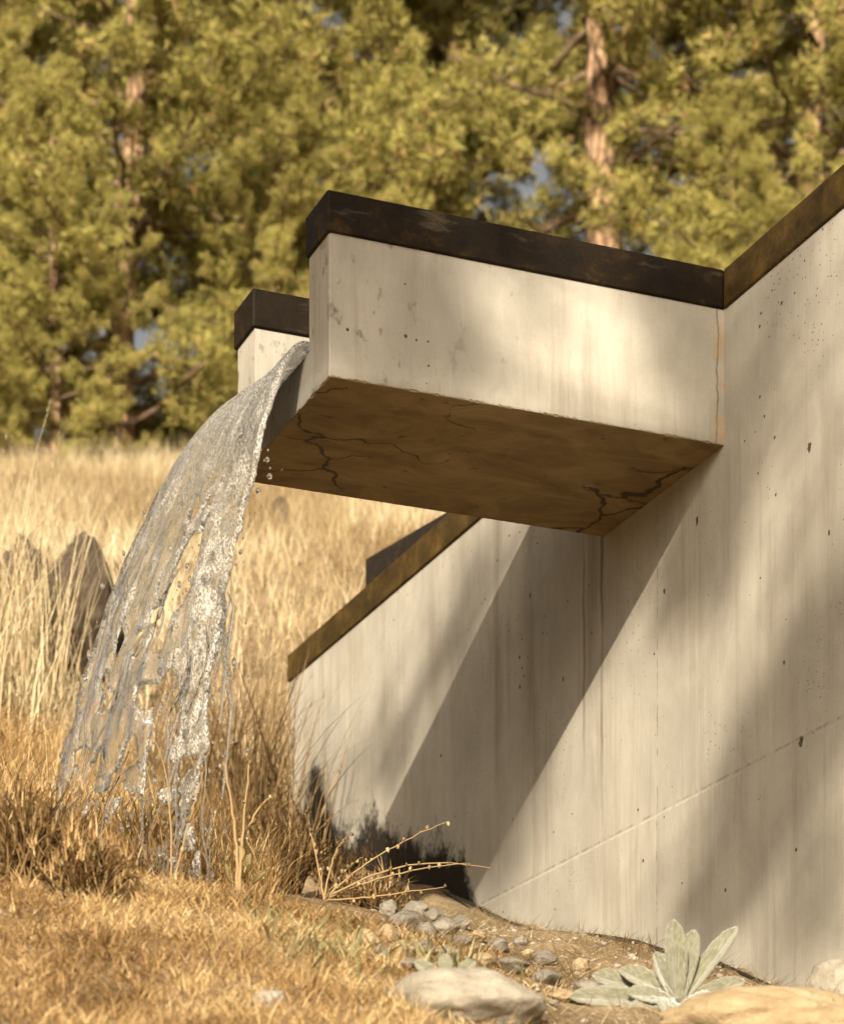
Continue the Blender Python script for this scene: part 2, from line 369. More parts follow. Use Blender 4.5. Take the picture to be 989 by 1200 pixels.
def cbox(name, x0, x1, y0, y1, z0, z1, mat, parent, step=.022, chip=.006, mat2=None, edges=None):
    """concrete block whose edges are worn and chipped; mat2 goes on the underside"""
    bm = bmesh.new()
    bmesh.ops.create_cube(bm, size=1)
    for v in bm.verts:
        v.co = Vector((x0 + (v.co.x + .5) * (x1 - x0), y0 + (v.co.y + .5) * (y1 - y0), z0 + (v.co.z + .5) * (z1 - z0)))
    for ax, (lo, hi) in enumerate(((x0, x1), (y0, y1), (z0, z1))):
        n = max(2, int((hi - lo) / step)); ps = [lo + .005, hi - .005] + [lo + (hi - lo) * k / n for k in range(1, n)]
        no = Vector((0, 0, 0)); no[ax] = 1
        for p in ps:
            co = Vector((0, 0, 0)); co[ax] = p
            bmesh.ops.bisect_plane(bm, geom=bm.verts[:] + bm.edges[:] + bm.faces[:], plane_co=co, plane_no=no, dist=1e-6)
    ctr = Vector(((x0 + x1) / 2, (y0 + y1) / 2, (z0 + z1) / 2)); B = ((x0, x1), (y0, y1), (z0, z1))
    for v in bm.verts:
        on = []
        for ax in range(3):
            lo, hi = B[ax]
            if abs(v.co[ax] - lo) < 1e-5: on.append((ax, 1))
            elif abs(v.co[ax] - hi) < 1e-5: on.append((ax, -1))
        if len(on) >= 2:
            k = .0022 + chip * max(0, mnoise.noise(v.co * 23) * .8 + mnoise.noise(v.co * 70) * .6 + .05)
            for ax, s in on: v.co[ax] += s * k
    me = bpy.data.meshes.new(name)
    bm.normal_update()
    me.materials.append(mat)
    if mat2:
        me.materials.append(mat2)
        for f in bm.faces:
            if f.normal.z < -.7: f.material_index = 1
    bm.to_mesh(me); bm.free()
    return link(name, me, None, parent)

def make_spout():
    bm = bmesh.new(); zb = ZT - SH
    poly = [(0, zb), (SW, zb), (SW, ZT), (SW - ST, ZT), (SW - ST, ZF), (ST, ZF), (ST, ZT), (0, ZT)]
    f = bm.faces.new([bm.verts.new((-SL, y, z)) for y, z in poly])
    r = bmesh.ops.extrude_face_region(bm, geom=[f])
    for v in r['geom']:
        if isinstance(v, bmesh.types.BMVert): v.co.x = -.0005
    bmesh.ops.recalc_face_normals(bm, faces=bm.faces)
    cuts = [(0, -SL + .005)] + [(0, -SL + SL * k / 170) for k in range(1, 170)] + [(1, p) for p in (.005, ST - .005, SW - ST + .005, SW - .005)] + [(1, SW * k / 40) for k in range(1, 40)]
    cuts += [(2, zb + .005), (2, ZT - .005)] + [(2, zb + SH * k / 24) for k in range(1, 24)]
    for ax, p in cuts:
        no = Vector((0, 0, 0)); no[ax] = 1; co = Vector((0, 0, 0)); co[ax] = p
        bmesh.ops.bisect_plane(bm, geom=bm.verts[:] + bm.edges[:] + bm.faces[:], plane_co=co, plane_no=no, dist=1e-6)
    for v in bm.verts:
        x, y, z = v.co; on = []
        if abs(x + SL) < 1e-5: on.append((0, 1))
        if abs(y) < 1e-5: on.append((1, 1))
        if abs(y - SW) < 1e-5: on.append((1, -1))
        if abs(z - zb) < 1e-5: on.append((2, 1))
        if abs(z - ZF) < 1e-5 and ST < y < SW - ST: on.append((2, -1))
        if len(on) >= 2:
            c = v.co.copy(); k = min(.0040, .0010 + .0032 * max(0, mnoise.noise(c * 26) * .6 + mnoise.noise(c * 130) * .8 + .2))
            for ax, sg in on: v.co[ax] += sg * k
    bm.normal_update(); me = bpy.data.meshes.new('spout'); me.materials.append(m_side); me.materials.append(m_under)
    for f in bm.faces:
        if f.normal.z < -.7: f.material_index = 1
    bm.to_mesh(me); bm.free(); return link('spout', me, None, wall)
spout = make_spout()
for y0 in (0, SW - ST): cbox('channel_side', WT + .002, 2.4, y0, y0 + ST, ZT - SH, ZT - .002, m_plain, wall, .3, .003)
cbox('channel_floor', WT + .002, 2.4, ST + .001, SW - ST - .001, ZT - SH, ZF, m_plain, wall, .3, .003)

def cap(pts_xy, parent=wall, z0=ZT + .0015, h=CH, name='steel_cap', dz1=0.0, mat=None):
    """pts: four plan corners; folded steel: thin lipped channel over the concrete"""
    bm = bmesh.new()
    lo = [bm.verts.new((x, y, z0 - .012)) for x, y in pts_xy]; hi = [bm.verts.new((x, y, z0 + h)) for x, y in pts_xy]
    bm.faces.new(lo); bm.faces.new(hi)
    for i in range(4): bm.faces.new((lo[i], lo[(i + 1) % 4], hi[(i + 1) % 4], hi[i]))
    bmesh.ops.recalc_face_normals(bm, faces=bm.faces)
    bmesh.ops.bevel(bm, geom=list(bm.edges), offset=.006, segments=3, profile=.5, affect='EDGES')
    me = bpy.data.meshes.new(name); bm.to_mesh(me); bm.free()
    o = link(name, me, mat or m_steel, parent); return o
e = OV; gp = .0012
# near side of the spout, mitred into the wall cap
cap([(-SL - e, -e), (-e - gp, -e), (WT + e, ST + e - .0), (-SL - e, ST + e)])
cap([(-e, -e - gp), (-e, YN), (WT + e, YN), (WT + e, ST + e - gp)], mat=m_steel2)
cap([(-SL - e, SW - ST - e), (WT + e, SW - ST - e), (-e - gp, SW + e), (-SL - e, SW + e)])
cap([(-e, SW + e + gp), (WT + e, SW - ST - e + gp), (WT + e, YE + e), (-e, YE + e)], mat=m_steel2)
for y0 in (0, SW - ST): cap([(WT + e + .002, y0 - e), (2.4, y0 - e), (2.4, y0 + ST + e), (WT + e + .002, y0 + ST + e)])

# small second wall behind, only its dark steel-capped corner shows
rw = empty('rear_wall', wl(.33, 3.6, 0), TH + math.radians(10))
tag(rw, 'short concrete wall with dark steel cap rising behind the capped retaining wall', 'wall')
prism('concrete_panel', [(-2.6, 0), (0, 0), (0, ZT + .42), (-2.6, ZT + .42)], 0, .2, m_plain, rw)
M = NT('dark_steel'); c = M.coord(); f = M.noise(c, 40, 5)
m_dark = M.done(M.bsdf(M.mix(M.step(f, .45, .7), (.010, .007, .004), (.028, .016, .008)), .6, M.bump(f, .3, .003), .3))
cap([(-.01, -2.62), (.21, -2.62), (.21, .01), (-.01, .01)], rw, ZT + .4215, .106, mat=m_dark)

# ------------------------------------------------------------------ water
def water_mat():
    M = NT('clear_water'); c = M.coord()
    gl = M.n('ShaderNodeBsdfPrincipled')
    gl.inputs['Base Color'].default_value = (.97, .975, .97, 1); gl.inputs['Roughness'].default_value = .02
    gl.inputs['IOR'].default_value = 1.333; gl.inputs['Transmission Weight'].default_value = 1.0
    n = M.noise(M.mapv(c, (1, 1, .45)), 48, 4, .6); n2 = M.noise(c, 150, 3, .6)
    M.put(gl.inputs['Normal'], M.bump(M.math('ADD', n, M.math('MULTIPLY', n2, .45)), .35, .012))
    df = M.n('ShaderNodeBsdfDiffuse'); df.inputs[0].default_value = (.72, .69, .62, 1)
    tr = M.n('ShaderNodeBsdfTranslucent'); tr.inputs[0].default_value = (.72, .69, .62, 1)
    fo = M.n('ShaderNodeMixShader'); fo.inputs[0].default_value = .5
    M.t.links.new(df.outputs[0], fo.inputs[1]); M.t.links.new(tr.outputs[0], fo.inputs[2])
    ms = M.n('ShaderNodeMixShader'); M.put(ms.inputs[0], M.math('MULTIPLY', M.attr('tint'), M.math('MULTIPLY', M.step(M.noise(M.mapv(c, (1, 1, .6)), 210, 3, .7), .38, .66), 2.0), clamp=True))
    M.t.links.new(gl.outputs[0], ms.inputs[1]); M.t.links.new(fo.outputs[0], ms.inputs[2])
    return M.done(ms.outputs[0])
m_water = water_mat()
fw = empty('falling_water', wl(-SL - .45, .40, 0))
fw.location.z = float(H(*wl(-SL - .45, .40, 0)[:2]))
tag(fw, 'clear water pouring in a torn sheet from the concrete spout end', 'water')
FWL = np.array(fw.location)
DEP = .012
T0, T1 = -.62, .57
def sheet_point(u, t):
    """centre of the water sheet: u 0 far edge .. 1 near edge, t seconds after leaving the lip"""
    v0 = 1.16 - .60 * u ** 1.6
    tt = np.maximum(t, 0)
    yl = (SW - ST) + (ST - (SW - ST)) * u
    # sheet gathers as it falls
    yl = yl + tt * (.10 * np.sin(u * 3.0 + .3) - .18 * (u - .45))
    x = -SL - v0 * t
    x = np.where(t < 0, -SL - t * 1.1, x)
    z = ZF + DEP + .006 - .5 * 9.81 * tt ** 2 - .06 * sstep(-.3, .05, t) * 0 + .010 * np.sin(u * 7)
    return x, yl, z
NU, NTm = 170, 380
U, Tt = np.meshgrid(np.linspace(0, 1, NU), np.linspace(0, 1, NTm))
Tt = T0 * 0 - .02 + (T1 + .02) * Tt ** .8
def keep(u, t):
    s = t * t * 4.9                                    # metres fallen
    k = vnoise(u * 7 + 1.3 + .8 * vnoise(u * 4, s * 3, 5), s * 5.2 + .4 * vnoise(u * 9, s * 9, 8), 21) * .62 + vnoise(u * 17, s * 13, 33) * .52
    solid = 1.15 * sstep(.62, .18, u) * (1 - .55 * sstep(.6, 1.0, s)) + (.95 - .28 * sstep(.5, 1.1, s)) * np.exp(-((u - .85) / .10) ** 2) + .55 * np.exp(-((u - .06) / .09) ** 2)
    tear = sstep(.12, .62, s)                          # how torn
    edge = np.minimum(u, 1 - u) * 9 - .35 * sstep(.05, .6, s) * (1 + fbm(s * 11, u * 0 + 3.3, 77, 3)) - .10
    f = .95 - 1.02 * tear + k * (.35 + .55 * tear) + solid * tear * .95
    low = sstep(1.0, 1.5, s + .12 * (u < .5)); f = f - low * (.75 + .5 * vnoise(u * 22, s * 14, 61))
    return np.minimum(f, edge)
f = keep(U, Tt)
# snap the rim onto the contour f = 0
du, dt = 1 / (NU - 1), .0015
for it in range(3):
    fu = (keep(U + .003, Tt) - keep(U - .003, Tt)) / .006; ft = (keep(U, Tt + .003) - keep(U, Tt - .003)) / .006
    g2 = (fu * du) ** 2 + (ft * dt) ** 2 + 1e-9
    stepu = -f * fu * du * du / g2; stept = -f * ft * dt * dt / g2
    near = np.abs(f) < np.sqrt(g2) * 1.1
    U = U + np.where(near, np.clip(stepu, -.6 * du, .6 * du), 0); Tt = Tt + np.where(near, np.clip(stept, -.6 * dt, .6 * dt), 0)
    f = keep(U, Tt)
inside = f > -.004
sx_, sy_, sz_ = sheet_point(U, Tt)
s_ = np.maximum(Tt, 0) ** 2 * 4.9
amp = .004 + .030 * sstep(.05, 1.0, s_)
off = amp * (fbm(U * 6, s_ * 3.2, 41, 3) + .5 * fbm(U * 17, s_ * 8, 43, 2))
off2 = .35 * amp * fbm(U * 9, s_ * 5, 47, 2)
th = .004 + .5 * np.clip(f, 0, .035) * .35 + .0035 * (1 + fbm(U * 20, s_ * 9, 51, 3)) + .008 * np.exp(-((U - .86) / .08) ** 2) + .005 * np.exp(-((U - .05) / .08) ** 2)
rim = np.sqrt(np.clip(f / .09, 0, 1)); th = th * (.25 + .75 * rim) + .006 * np.exp(-((f - .05) / .04) ** 2) * sstep(.1, .4, s_)
ripf = .0045 * fbm(U * 30, s_ * 12, 55, 3) * rim; ripb = .0045 * fbm(U * 27, s_ * 10, 57, 3) * rim
# sheet normal
P = np.stack([sx_ + off, sy_ + off2, sz_], -1)
Pu = np.gradient(P, axis=1); Pt = np.gradient(P, axis=0)
Nn = np.cross(Pu, Pt); Nn /= np.linalg.norm(Nn, axis=-1, keepdims=True) + 1e-9
front = P + Nn * (th / 2 + ripf)[..., None]; back = P - Nn * (th / 2 + ripb)[..., None]
ii = np.arange(NU * NTm).reshape(NTm, NU)
ok = inside[:-1, :-1] & inside[:-1, 1:] & inside[1:, 1:] & inside[1:, :-1]
fa = np.stack([ii[:-1, :-1], ii[:-1, 1:], ii[1:, 1:], ii[1:, :-1]], -1)[ok]
nb = NU * NTm
fb = fa[:, ::-1] + nb
ed = np.concatenate([fa[:, [0, 1]], fa[:, [1, 2]], fa[:, [2, 3]], fa[:, [3, 0]]])
key = np.sort(ed, 1); kk = key[:, 0].astype(np.int64) * nb + key[:, 1]
uq, inv, cnt = np.unique(kk, return_inverse=True, return_counts=True)
be = ed[cnt[inv] == 1]
side = np.stack([be[:, 1], be[:, 0], be[:, 0] + nb, be[:, 1] + nb], -1)
V = np.concatenate([front.reshape(-1, 3), back.reshape(-1, 3)])
Vw = np.stack([C2[0] + V[:, 0] * A2[0] + V[:, 1] * B2[0], C2[1] + V[:, 0] * A2[1] + V[:, 1] * B2[1], BASEZ + V[:, 2]], -1) - FWL
foam = .05 + .20 * sstep(.1, .7, vnoise(U * 26, s_ * 11, 91)) * sstep(0, .3, s_) + .55 * np.exp(-((U - .86) / .10) ** 2) * sstep(.1, .7, s_) * (.5 + .5 * vnoise(U * 40, s_ * 30, 93))
foam = foam + .12 * sstep(.2, .8, fbm(U * 40, s_ * 60 + Tt * 20, 95, 2)) * sstep(.25, .0, s_)
foam = foam + .42 * np.exp(-(f / .10) ** 2) * (.35 + .65 * sstep(-.2, .6, vnoise(U * 30, s_ * 26, 99)))
foam = np.clip(foam + .20 * sstep(.45, .02, s_), 0, .7)
tint = np.concatenate([foam.ravel(), foam.ravel()])
used = np.unique(np.concatenate([fa.ravel(), fb.ravel()])); rem = np.full(2 * nb, -1); rem[used] = np.arange(len(used))
sheet = link('water_sheet', np_mesh('water_sheet', Vw[used], [rem[fa], rem[fb], rem[side]], tint[used]), m_water, fw, True)
# drops: stretched blobs thrown off the torn edges and the foot
def ico(sub=1):
    bm = bmesh.new(); bmesh.ops.create_icosphere(bm, subdivisions=sub, radius=1)
    v = np.array([x.co[:] for x in bm.verts]); fc = np.array([[q.index for q in p.verts] for p in bm.faces]); bm.free(); return v, fc
IV, IF = ico(2)
ND = 800
du_ = np.where(rng.random(ND) < .6, .85 + .1 * rng.normal(0, 1, ND), rng.random(ND)).clip(0, 1); dt_ = .22 + .36 * rng.random(ND) ** .6
x, y, z = sheet_point(du_, dt_)
x = x + rng.normal(0, .03, ND); y = y + rng.normal(0, .04, ND); z = z + rng.normal(0, .03, ND)
rd = .0016 + .0060 * rng.random(ND) ** 3
dv = []; df_ = []
for k in range(ND):
    v = IV * np.array([1, 1, 1 + 1.2 * random.random()]) * rd[k] + rng.normal(0, .12, IV.shape) * rd[k] * .6
    p = wl(x[k], y[k], z[k])
    if p[2] < H(p[0], p[1]): continue
    df_.append(IF + len(dv) * len(IV)); dv.append(v + p - FWL)
drops = link('droplet', np_mesh('droplet', np.concatenate(dv), [np.concatenate(df_)], np.full(len(dv) * len(IV), .04)), m_water, fw, True)
drops['kind'] = 'stuff'
# splashing threads at the foot: thin curved strands
def tube(pts, rad, sides=6):
    pts = np.asarray(pts, float); n = len(pts)
    rad = np.broadcast_to(rad, n)
    tg = np.gradient(pts, axis=0); tg /= np.linalg.norm(tg, axis=1, keepdims=True) + 1e-9
    ref = np.where(np.abs(tg[:, 2:3]) > .9, np.array([[1., 0, 0]]), np.array([[0, 0, 1.]]))
    s1 = np.cross(tg, ref); s1 /= np.linalg.norm(s1, axis=1, keepdims=True) + 1e-9; s2 = np.cross(tg, s1)
    an = np.arange(sides) * 2 * math.pi / sides
    ring = s1[:, None] * np.cos(an)[None, :, None] + s2[:, None] * np.sin(an)[None, :, None]
    V = (pts[:, None] + ring * rad[:, None, None]).reshape(-1, 3)
    i = np.arange(n - 1)[:, None] * sides; j = np.arange(sides)[None]; j2 = (j + 1) % sides
    Fq = np.stack([i + j, i + j2, i + sides + j2, i + sides + j], -1).reshape(-1, 4)
    return V, Fq
class Acc:
    def __init__(s): s.v = []; s.f = []; s.n = 0; s.t = []
    def add(s, V, Fc, t=0.0):
        s.v.append(V); s.f.append(np.asarray(Fc) + s.n); s.n += len(V); s.t.append(np.broadcast_to(t, len(V)))
    def tube(s, pts, rad, sides=6, t=0.0): s.add(*tube(pts, rad, sides), t)
    def mesh(s, name):
        q4 = [f for f in s.f if f.shape[1] == 4]; q3 = [f for f in s.f if f.shape[1] == 3]
        return np_mesh(name, np.concatenate(s.v), ([np.concatenate(q4)] if q4 else []) + ([np.concatenate(q3)] if q3 else []), np.concatenate(s.t))
ac = Acc()
for k in range(46):
    u0 = random.choice([random.random(), .8 + .15 * random.random()]); t0 = .33 + .2 * random.random()
    n = 14; ts = t0 + np.linspace(0, .05 + .07 * random.random(), n)
    us = u0 + np.linspace(0, random.uniform(-.18, .18), n) + .02 * np.sin(np.linspace(0, 9, n) + k)
    xx, yy, zz = sheet_point(np.clip(us, 0, 1), ts)
    pp = np.array([wl(a, b, c_) for a, b, c_ in zip(xx + .02 * math.sin(k), yy, zz)]) - FWL
    r = .0022 + .004 * random.random()
    ac.tube(pp, r * (.5 + .5 * np.abs(np.sin(np.linspace(0.2, 3.0, n) * random.uniform(1, 3)))) * np.sin(np.linspace(.15, 3.0, n)) ** .4, 7, .07)
link('water_strand', ac.mesh('water_strand'), m_water, fw, True)['kind'] = 'stuff'
# standing water in the channel behind the lip
cv = []; nxw = 60
xs = np.linspace(-SL + .0, 2.3, nxw); ys = np.linspace(ST + .004, SW - ST - .004, 14)
XX, YY = np.meshgrid(xs, ys, indexing='ij')
ZZ = ZF + DEP + .012 + .004 * fbm(XX * 6, YY * 9, 71, 3)
top = np.stack([C2[0] + XX * A2[0] + YY * B2[0], C2[1] + XX * A2[1] + YY * B2[1], BASEZ + ZZ], -1).reshape(-1, 3)
bot = top.copy(); bot[:, 2] = BASEZ + ZF + .004
ii = np.arange(nxw * 14).reshape(nxw, 14)
ft_ = np.stack([ii[:-1, :-1], ii[1:, :-1], ii[1:, 1:], ii[:-1, 1:]], -1).reshape(-1, 4)
loop = np.concatenate([ii[0, :], ii[1:, -1], ii[-1, ::-1][1:], ii[::-1, 0][1:-1]])
sd = np.stack([loop, loop + nxw * 14, np.roll(loop, -1) + nxw * 14, np.roll(loop, -1)], -1)
link('channel_water', np_mesh('channel_water', np.concatenate([top, bot]) - FWL, [ft_, ft_[:, ::-1] + nxw * 14, sd], np.full(2 * nxw * 14, .05)), m_water, fw, True)

# ------------------------------------------------------------------ plants: blades
def blades(P, h, w, az, lean, curl, tint, seg=4, kink=None):
    """P (n,3) roots; returns V, quads, tris, tint. each blade a tapering bent strip"""
    n = len(P); s = np.linspace(0, 1, seg + 1)
    d = np.stack([np.cos(az), np.sin(az), np.zeros(n)], -1); sd = np.stack([-np.sin(az), np.cos(az), np.zeros(n)], -1)
    ang = lean[:, None] + curl[:, None] * s[None]                # angle from vertical
    if kink is not None: sd = sd * np.cos(kink)[:, None] + d * np.sin(kink)[:, None]
    dl = h[:, None] / seg
    hx = np.concatenate([np.zeros((n, 1)), np.cumsum(np.sin(ang[:, :-1]) * dl, 1)], 1)
    hz = np.concatenate([np.zeros((n, 1)), np.cumsum(np.cos(ang[:, :-1]) * dl, 1)], 1)
    ctr = P[:, None] + d[:, None] * hx[..., None]; ctr[..., 2] += hz
    wd = w[:, None] * (1 - s[None] ** 1.5) * .5
    L = ctr[:, :-1] - sd[:, None] * wd[:, :-1, None]; R = ctr[:, :-1] + sd[:, None] * wd[:, :-1, None]
    V = np.concatenate([np.stack([L, R], 2).reshape(n, -1, 3), ctr[:, -1:]], 1)
    m = 2 * seg + 1; b = (np.arange(n) * m)[:, None]
    k = np.arange(seg - 1)[None] * 2
    Q = np.stack([b + k, b + k + 1, b + k + 3, b + k + 2], -1).reshape(-1, 4)
    Tr = np.stack([b[:, 0] + m - 3, b[:, 0] + m - 2, b[:, 0] + m - 1], -1)
    return V.reshape(-1, 3), Q, Tr, np.repeat(tint, m)

def grass_mat(name, c0, c1, c2, transl=.35):
    M = NT(name); t = M.attr('tint')
    cl = M.ramp(t, [(0.0, c0), (.5, c1), (1.0, c2)])
    d = M.n('ShaderNodeBsdfDiffuse'); M.put(d.inputs[0], cl); tr = M.n('ShaderNodeBsdfTranslucent'); M.put(tr.inputs[0], cl)
    ms = M.n('ShaderNodeMixShader'); ms.inputs[0].default_value = transl
    M.t.links.new(d.outputs[0], ms.inputs[1]); M.t.links.new(tr.outputs[0], ms.inputs[2])
    return M.done(ms.outputs[0])
m_straw = grass_mat('straw', (.22, .15, .075), (.47, .375, .22), (.66, .58, .40))
m_rust = grass_mat('rusty_grass', (.17, .10, .04), (.43, .28, .125), (.66, .51, .28))
m_shade_brown = grass_mat('shade_brown_straw', (.07, .042, .02), (.19, .125, .06), (.36, .27, .145))  # brown straw, its colour darkened to stand for shade behind the water
m_green = grass_mat('green_weed', (.13, .12, .05), (.23, .21, .10), (.36, .32, .18))

def in_wall(x, y):
    lx, ly = to_wl(x, y); return (lx > -.02) & (ly < YE + .02)
def scatter(n, x0, x1, y0, y1, dens=None):
    X = rng.uniform(x0, x1, n); Y = rng.uniform(y0, y1, n)
    k = ~in_wall(X, Y)
    if dens is not None: k &= rng.random(n) < dens(X, Y)
    X, Y = X[k], Y[k]
    return np.stack([X, Y, H(X, Y) - .004], -1)
def grass_patch(name, P, hl, hh, w, mat, label, lean=(.05, .6), curl=(.1, .9), tpow=1.0, az=None, seg=4, tcl=3.0):
    n = len(P)
    h = hl + (hh - hl) * rng.random(n) ** 1.3
    A = rng.uniform(0, 2 * math.pi, n) if az is None else rng.normal(az[0], az[1], n)
    tn = np.clip(.5 + .75 * fbm(P[:, 0] * tcl, P[:, 1] * tcl, 5, 2) + rng.normal(0, .22, n), 0, 1) ** tpow
    V, Q, T_, tt = blades(P, h, w * (.6 + .8 * rng.random(n)), A, rng.uniform(*lean, n), rng.uniform(*curl, n), tn, seg, rng.uniform(-1.2, 1.2, n))
    o = link(name, np_mesh(name, V, [Q, T_], tt), mat)
    tag(o, label, 'grass', kind='stuff'); return o

# field beyond the spout
P = scatter(70000, -5.2, 3.5, 10.2, 27, lambda x, y: np.clip(1.4 - y / 40, .3, 1) * (np.abs(x) < y * .21 + .7))
grass_patch('field_grass', P, .10, .36, .006, m_straw, 'tall sunlit straw-coloured grass covering the hillside below the pines', seg=3, tcl=.7)
# slope left of and behind the water
P = scatter(26000, -1.9, .2, 6.9, 10.4, lambda x, y: (x < -.056 * y + .03 * np.sin(y * 9)) * 1.0)
grass_patch('slope_grass', P, .06, .30, .004, m_rust, 'rust-brown dry grass on the bank behind the falling water', curl=(.2, 1.6), tcl=2, tpow=1.5)
# matted grass in front
P = scatter(130000, -1.35, .35, 4.2, 7.0, lambda x, y: sstep(.32, -.25, x - (y - 5.5) * .12) * (.35 + .65 * (y < 6.3)))
grass_patch('bank_grass', P, .012, .075, .0034, m_rust, 'orange-brown matted dry grass on the mound before the falling water', lean=(.3, 1.3), curl=(.3, 2.0), tpow=.7, tcl=5, seg=3)
P = scatter(30000, -.1, 1.5, 5.2, 8.8, lambda x, y: .3 + .7 * (fbm(x * 3, y * 3, 12, 2) > .0))
grass_patch('litter_straw', P, .03, .13, .0026, m_straw, 'pale straw litter on the stony ground along the wall foot', lean=(1.0, 1.5), curl=(-.1, .3), seg=2)
gp_ = np.concatenate([ground_hit(40, 1010)[None] + rng.normal(0, 1, (170, 3)) * (.07, .14, 0), ground_hit(365, 1120)[None] + rng.normal(0, 1, (170, 3)) * (.075, .15, 0), ground_hit(230, 1030)[None] + rng.normal(0, 1, (260, 3)) * (.1, .1, 0), ground_hit(520, 1145)[None] + rng.normal(0, 1, (160, 3)) * (.05, .06, 0)])
gp_[:, 2] = H(gp_[:, 0], gp_[:, 1])
grass_patch('green_growth', gp_, .03, .11, .009, m_green, 'low green weeds sprouting among the dry grass', lean=(.2, 1.0), curl=(.2, 1.0))

def clump(name, px, py, Z, n, hl, hh, spread, label, mat=m_straw, lean=(.02, .4), curl=(.05, .7), width=.0085, az=None, group=None, heads=0):
    p0 = at(px, py, Z) if Z else ground_hit(px, py); p0[2] = float(H(p0[0], p0[1]))
    t = empty(name, p0); tag(t, label, 'grass', group)
    Q0 = rng.normal(0, spread, (n, 3)); Q0[:, 2] = H(Q0[:, 0] + p0[0], Q0[:, 1] + p0[1]) - p0[2] - .01
    h = rng.uniform(hl, hh, n); A = rng.uniform(0, 6.283, n) if az is None else rng.normal(az[0], az[1], n)
    le = rng.uniform(*lean, n); cu = rng.uniform(*curl, n)
    V, Qd, T_, tt = blades(Q0, h, width * (.5 + .8 * rng.random(n)), A, le, cu, np.clip(rng.normal(.55, .25, n), 0, 1), 6, rng.uniform(-1.3, 1.3, n))
    b = link('blades', np_mesh('blades', V, [Qd, T_], tt), mat, t); b['kind'] = 'stuff'
    if heads:
        # feathery seed heads: short bristles along the top third of some stems
        k = rng.choice(n, heads, replace=False); tip = V.reshape(n, 13, 3)
        rt = []; 
        for i in k:
            s0, s1 = tip[i, 8], tip[i, 12]
            for q in range(26): rt.append(s0 + (s1 - s0) * rng.random())
        rt = np.array(rt); m = len(rt)
        V2, Q2, T2, t2 = blades(rt, rng.uniform(.015, .045, m), np.full(m, .0022), rng.uniform(0, 6.28, m), rng.uniform(.1, .8, m), rng.uniform(0, .5, m), np.clip(rng.normal(.7, .2, m), 0, 1), 2)
        link('seed_heads', np_mesh('seed_heads', V2, [Q2, T2], t2), mat, t)['kind'] = 'stuff'
    return t
clump('dry_grass_clump', 35, 815, 0, 170, .5, 1.12, .10, 'tall pale dry grass clump leaning before the dark boulder', heads=30)
clump('dry_grass_clump', 112, 800, 0, 80, .35, .80, .09, 'sparser straw grass clump between the dark boulder and the falling water', heads=14, lean=(.05, .6))
clump('dry_grass_clump', -25, 850, 0, 130, .5, 1.1, .10, 'dense straw grass clump beside the tallest grass left of the boulder', heads=22)
clump('dry_grass_clump', 290, 900, 9.9, 320, .35, .88, .11, 'shade-toned brown fountain-shaped grass clump against the end of the wing wall', mat=m_shade_brown, lean=(.02, .4), curl=(.05, .5), heads=24)
clump('dry_grass_clump', 255, 880, 9.9, 220, .3, .85, .14, 'shade-toned brown arching grass clump seen through the falling water', mat=m_shade_brown, lean=(.1, .8), curl=(.1, .9), heads=16)
clump('dry_grass_clump', 215, 860, 10.4, 160, .25, .62, .15, 'shorter straw grass clump on the bank behind the water sheet', mat=m_shade_brown, lean=(.1, .8), heads=10)

# ------------------------------------------------------------------ rocks
def rock_mat(name, c0, c1, c2):
    M = NT(name); c = M.coord(); n = M.noise(c, 5, 6, .65); f = M.noise(c, 45, 6, .7)
    cl = M.ramp(n, [(.3, c0), (.5, c1), (.72, c2)]); cl = M.mix(M.math('MULTIPLY', M.step(f, .5, .7), .5), cl, tuple(k * .5 for k in c1))
    return M.done(M.bsdf(cl, .9, M.bump(M.math('ADD', n, M.math('MULTIPLY', f, .5)), .8, .02), .2))
m_tan = rock_mat('tan_rock', (.20, .145, .08), (.30, .225, .13), (.38, .30, .19))
m_grey = rock_mat('grey_rock', (.16, .14, .105), (.26, .23, .18), (.36, .33, .27))
m_rub = rock_mat('rubble_rock', (.10, .088, .068), (.17, .15, .12), (.27, .245, .20))
m_darkr = rock_mat('dark_rock', (.035, .026, .017), (.07, .052, .035), (.14, .105, .07))
def rock(name, p, size, label, mat, seed, rz=0, group=None, sub=4, sink=.3, cat='rock', amp=.28, sharp=False):
    bm = bmesh.new(); bmesh.ops.create_icosphere(bm, subdivisions=sub, radius=1)
    o3 = Vector((seed * 7.13, seed * 3.7, seed * 1.9))
    for v in bm.verts:
        d = v.co.copy()
        k = 1 + amp * mnoise.noise(d * 1.2 + o3) + amp * .5 * mnoise.noise(d * 2.6 + o3) + amp * .22 * mnoise.noise(d * 7 + o3)
        if sharp:
            for q in range(9):
                nn = Vector((math.sin(q * 2.4 + seed), math.cos(q * 1.7 + seed * 2), math.sin(q * 3.1 + 1 + seed))).normalized()
                dd = (d * k).dot(nn)
                if dd > .78: d = d - nn * (dd - .78) * .8 / k
        v.co = Vector((d.x * k * size[0], d.y * k * size[1], d.z * k * size[2]))
    me = bpy.data.meshes.new(name); bm.to_mesh(me); bm.free()
    o = link(name, me, mat, None, True); o.location = (p[0], p[1], float(H(p[0], p[1])) + size[2] * (1 - 2 * sink) * .9); o.rotation_euler = (0, 0, rz)
    tag(o, label, cat, group); return o
rock('boulder', at(96, 690, 11.2), (.20, .18, .36), 'dark weathered boulder standing upright in the tall dry grass', m_darkr, 7.2, .9, sub=5, sink=.10, amp=.34, sharp=True)
rock('boulder', at(25, 690, 11.6), (.14, .12, .26), 'smaller dark stone half hidden by grass beside the upright boulder', m_darkr, 5.1, 1.2, sink=.2)
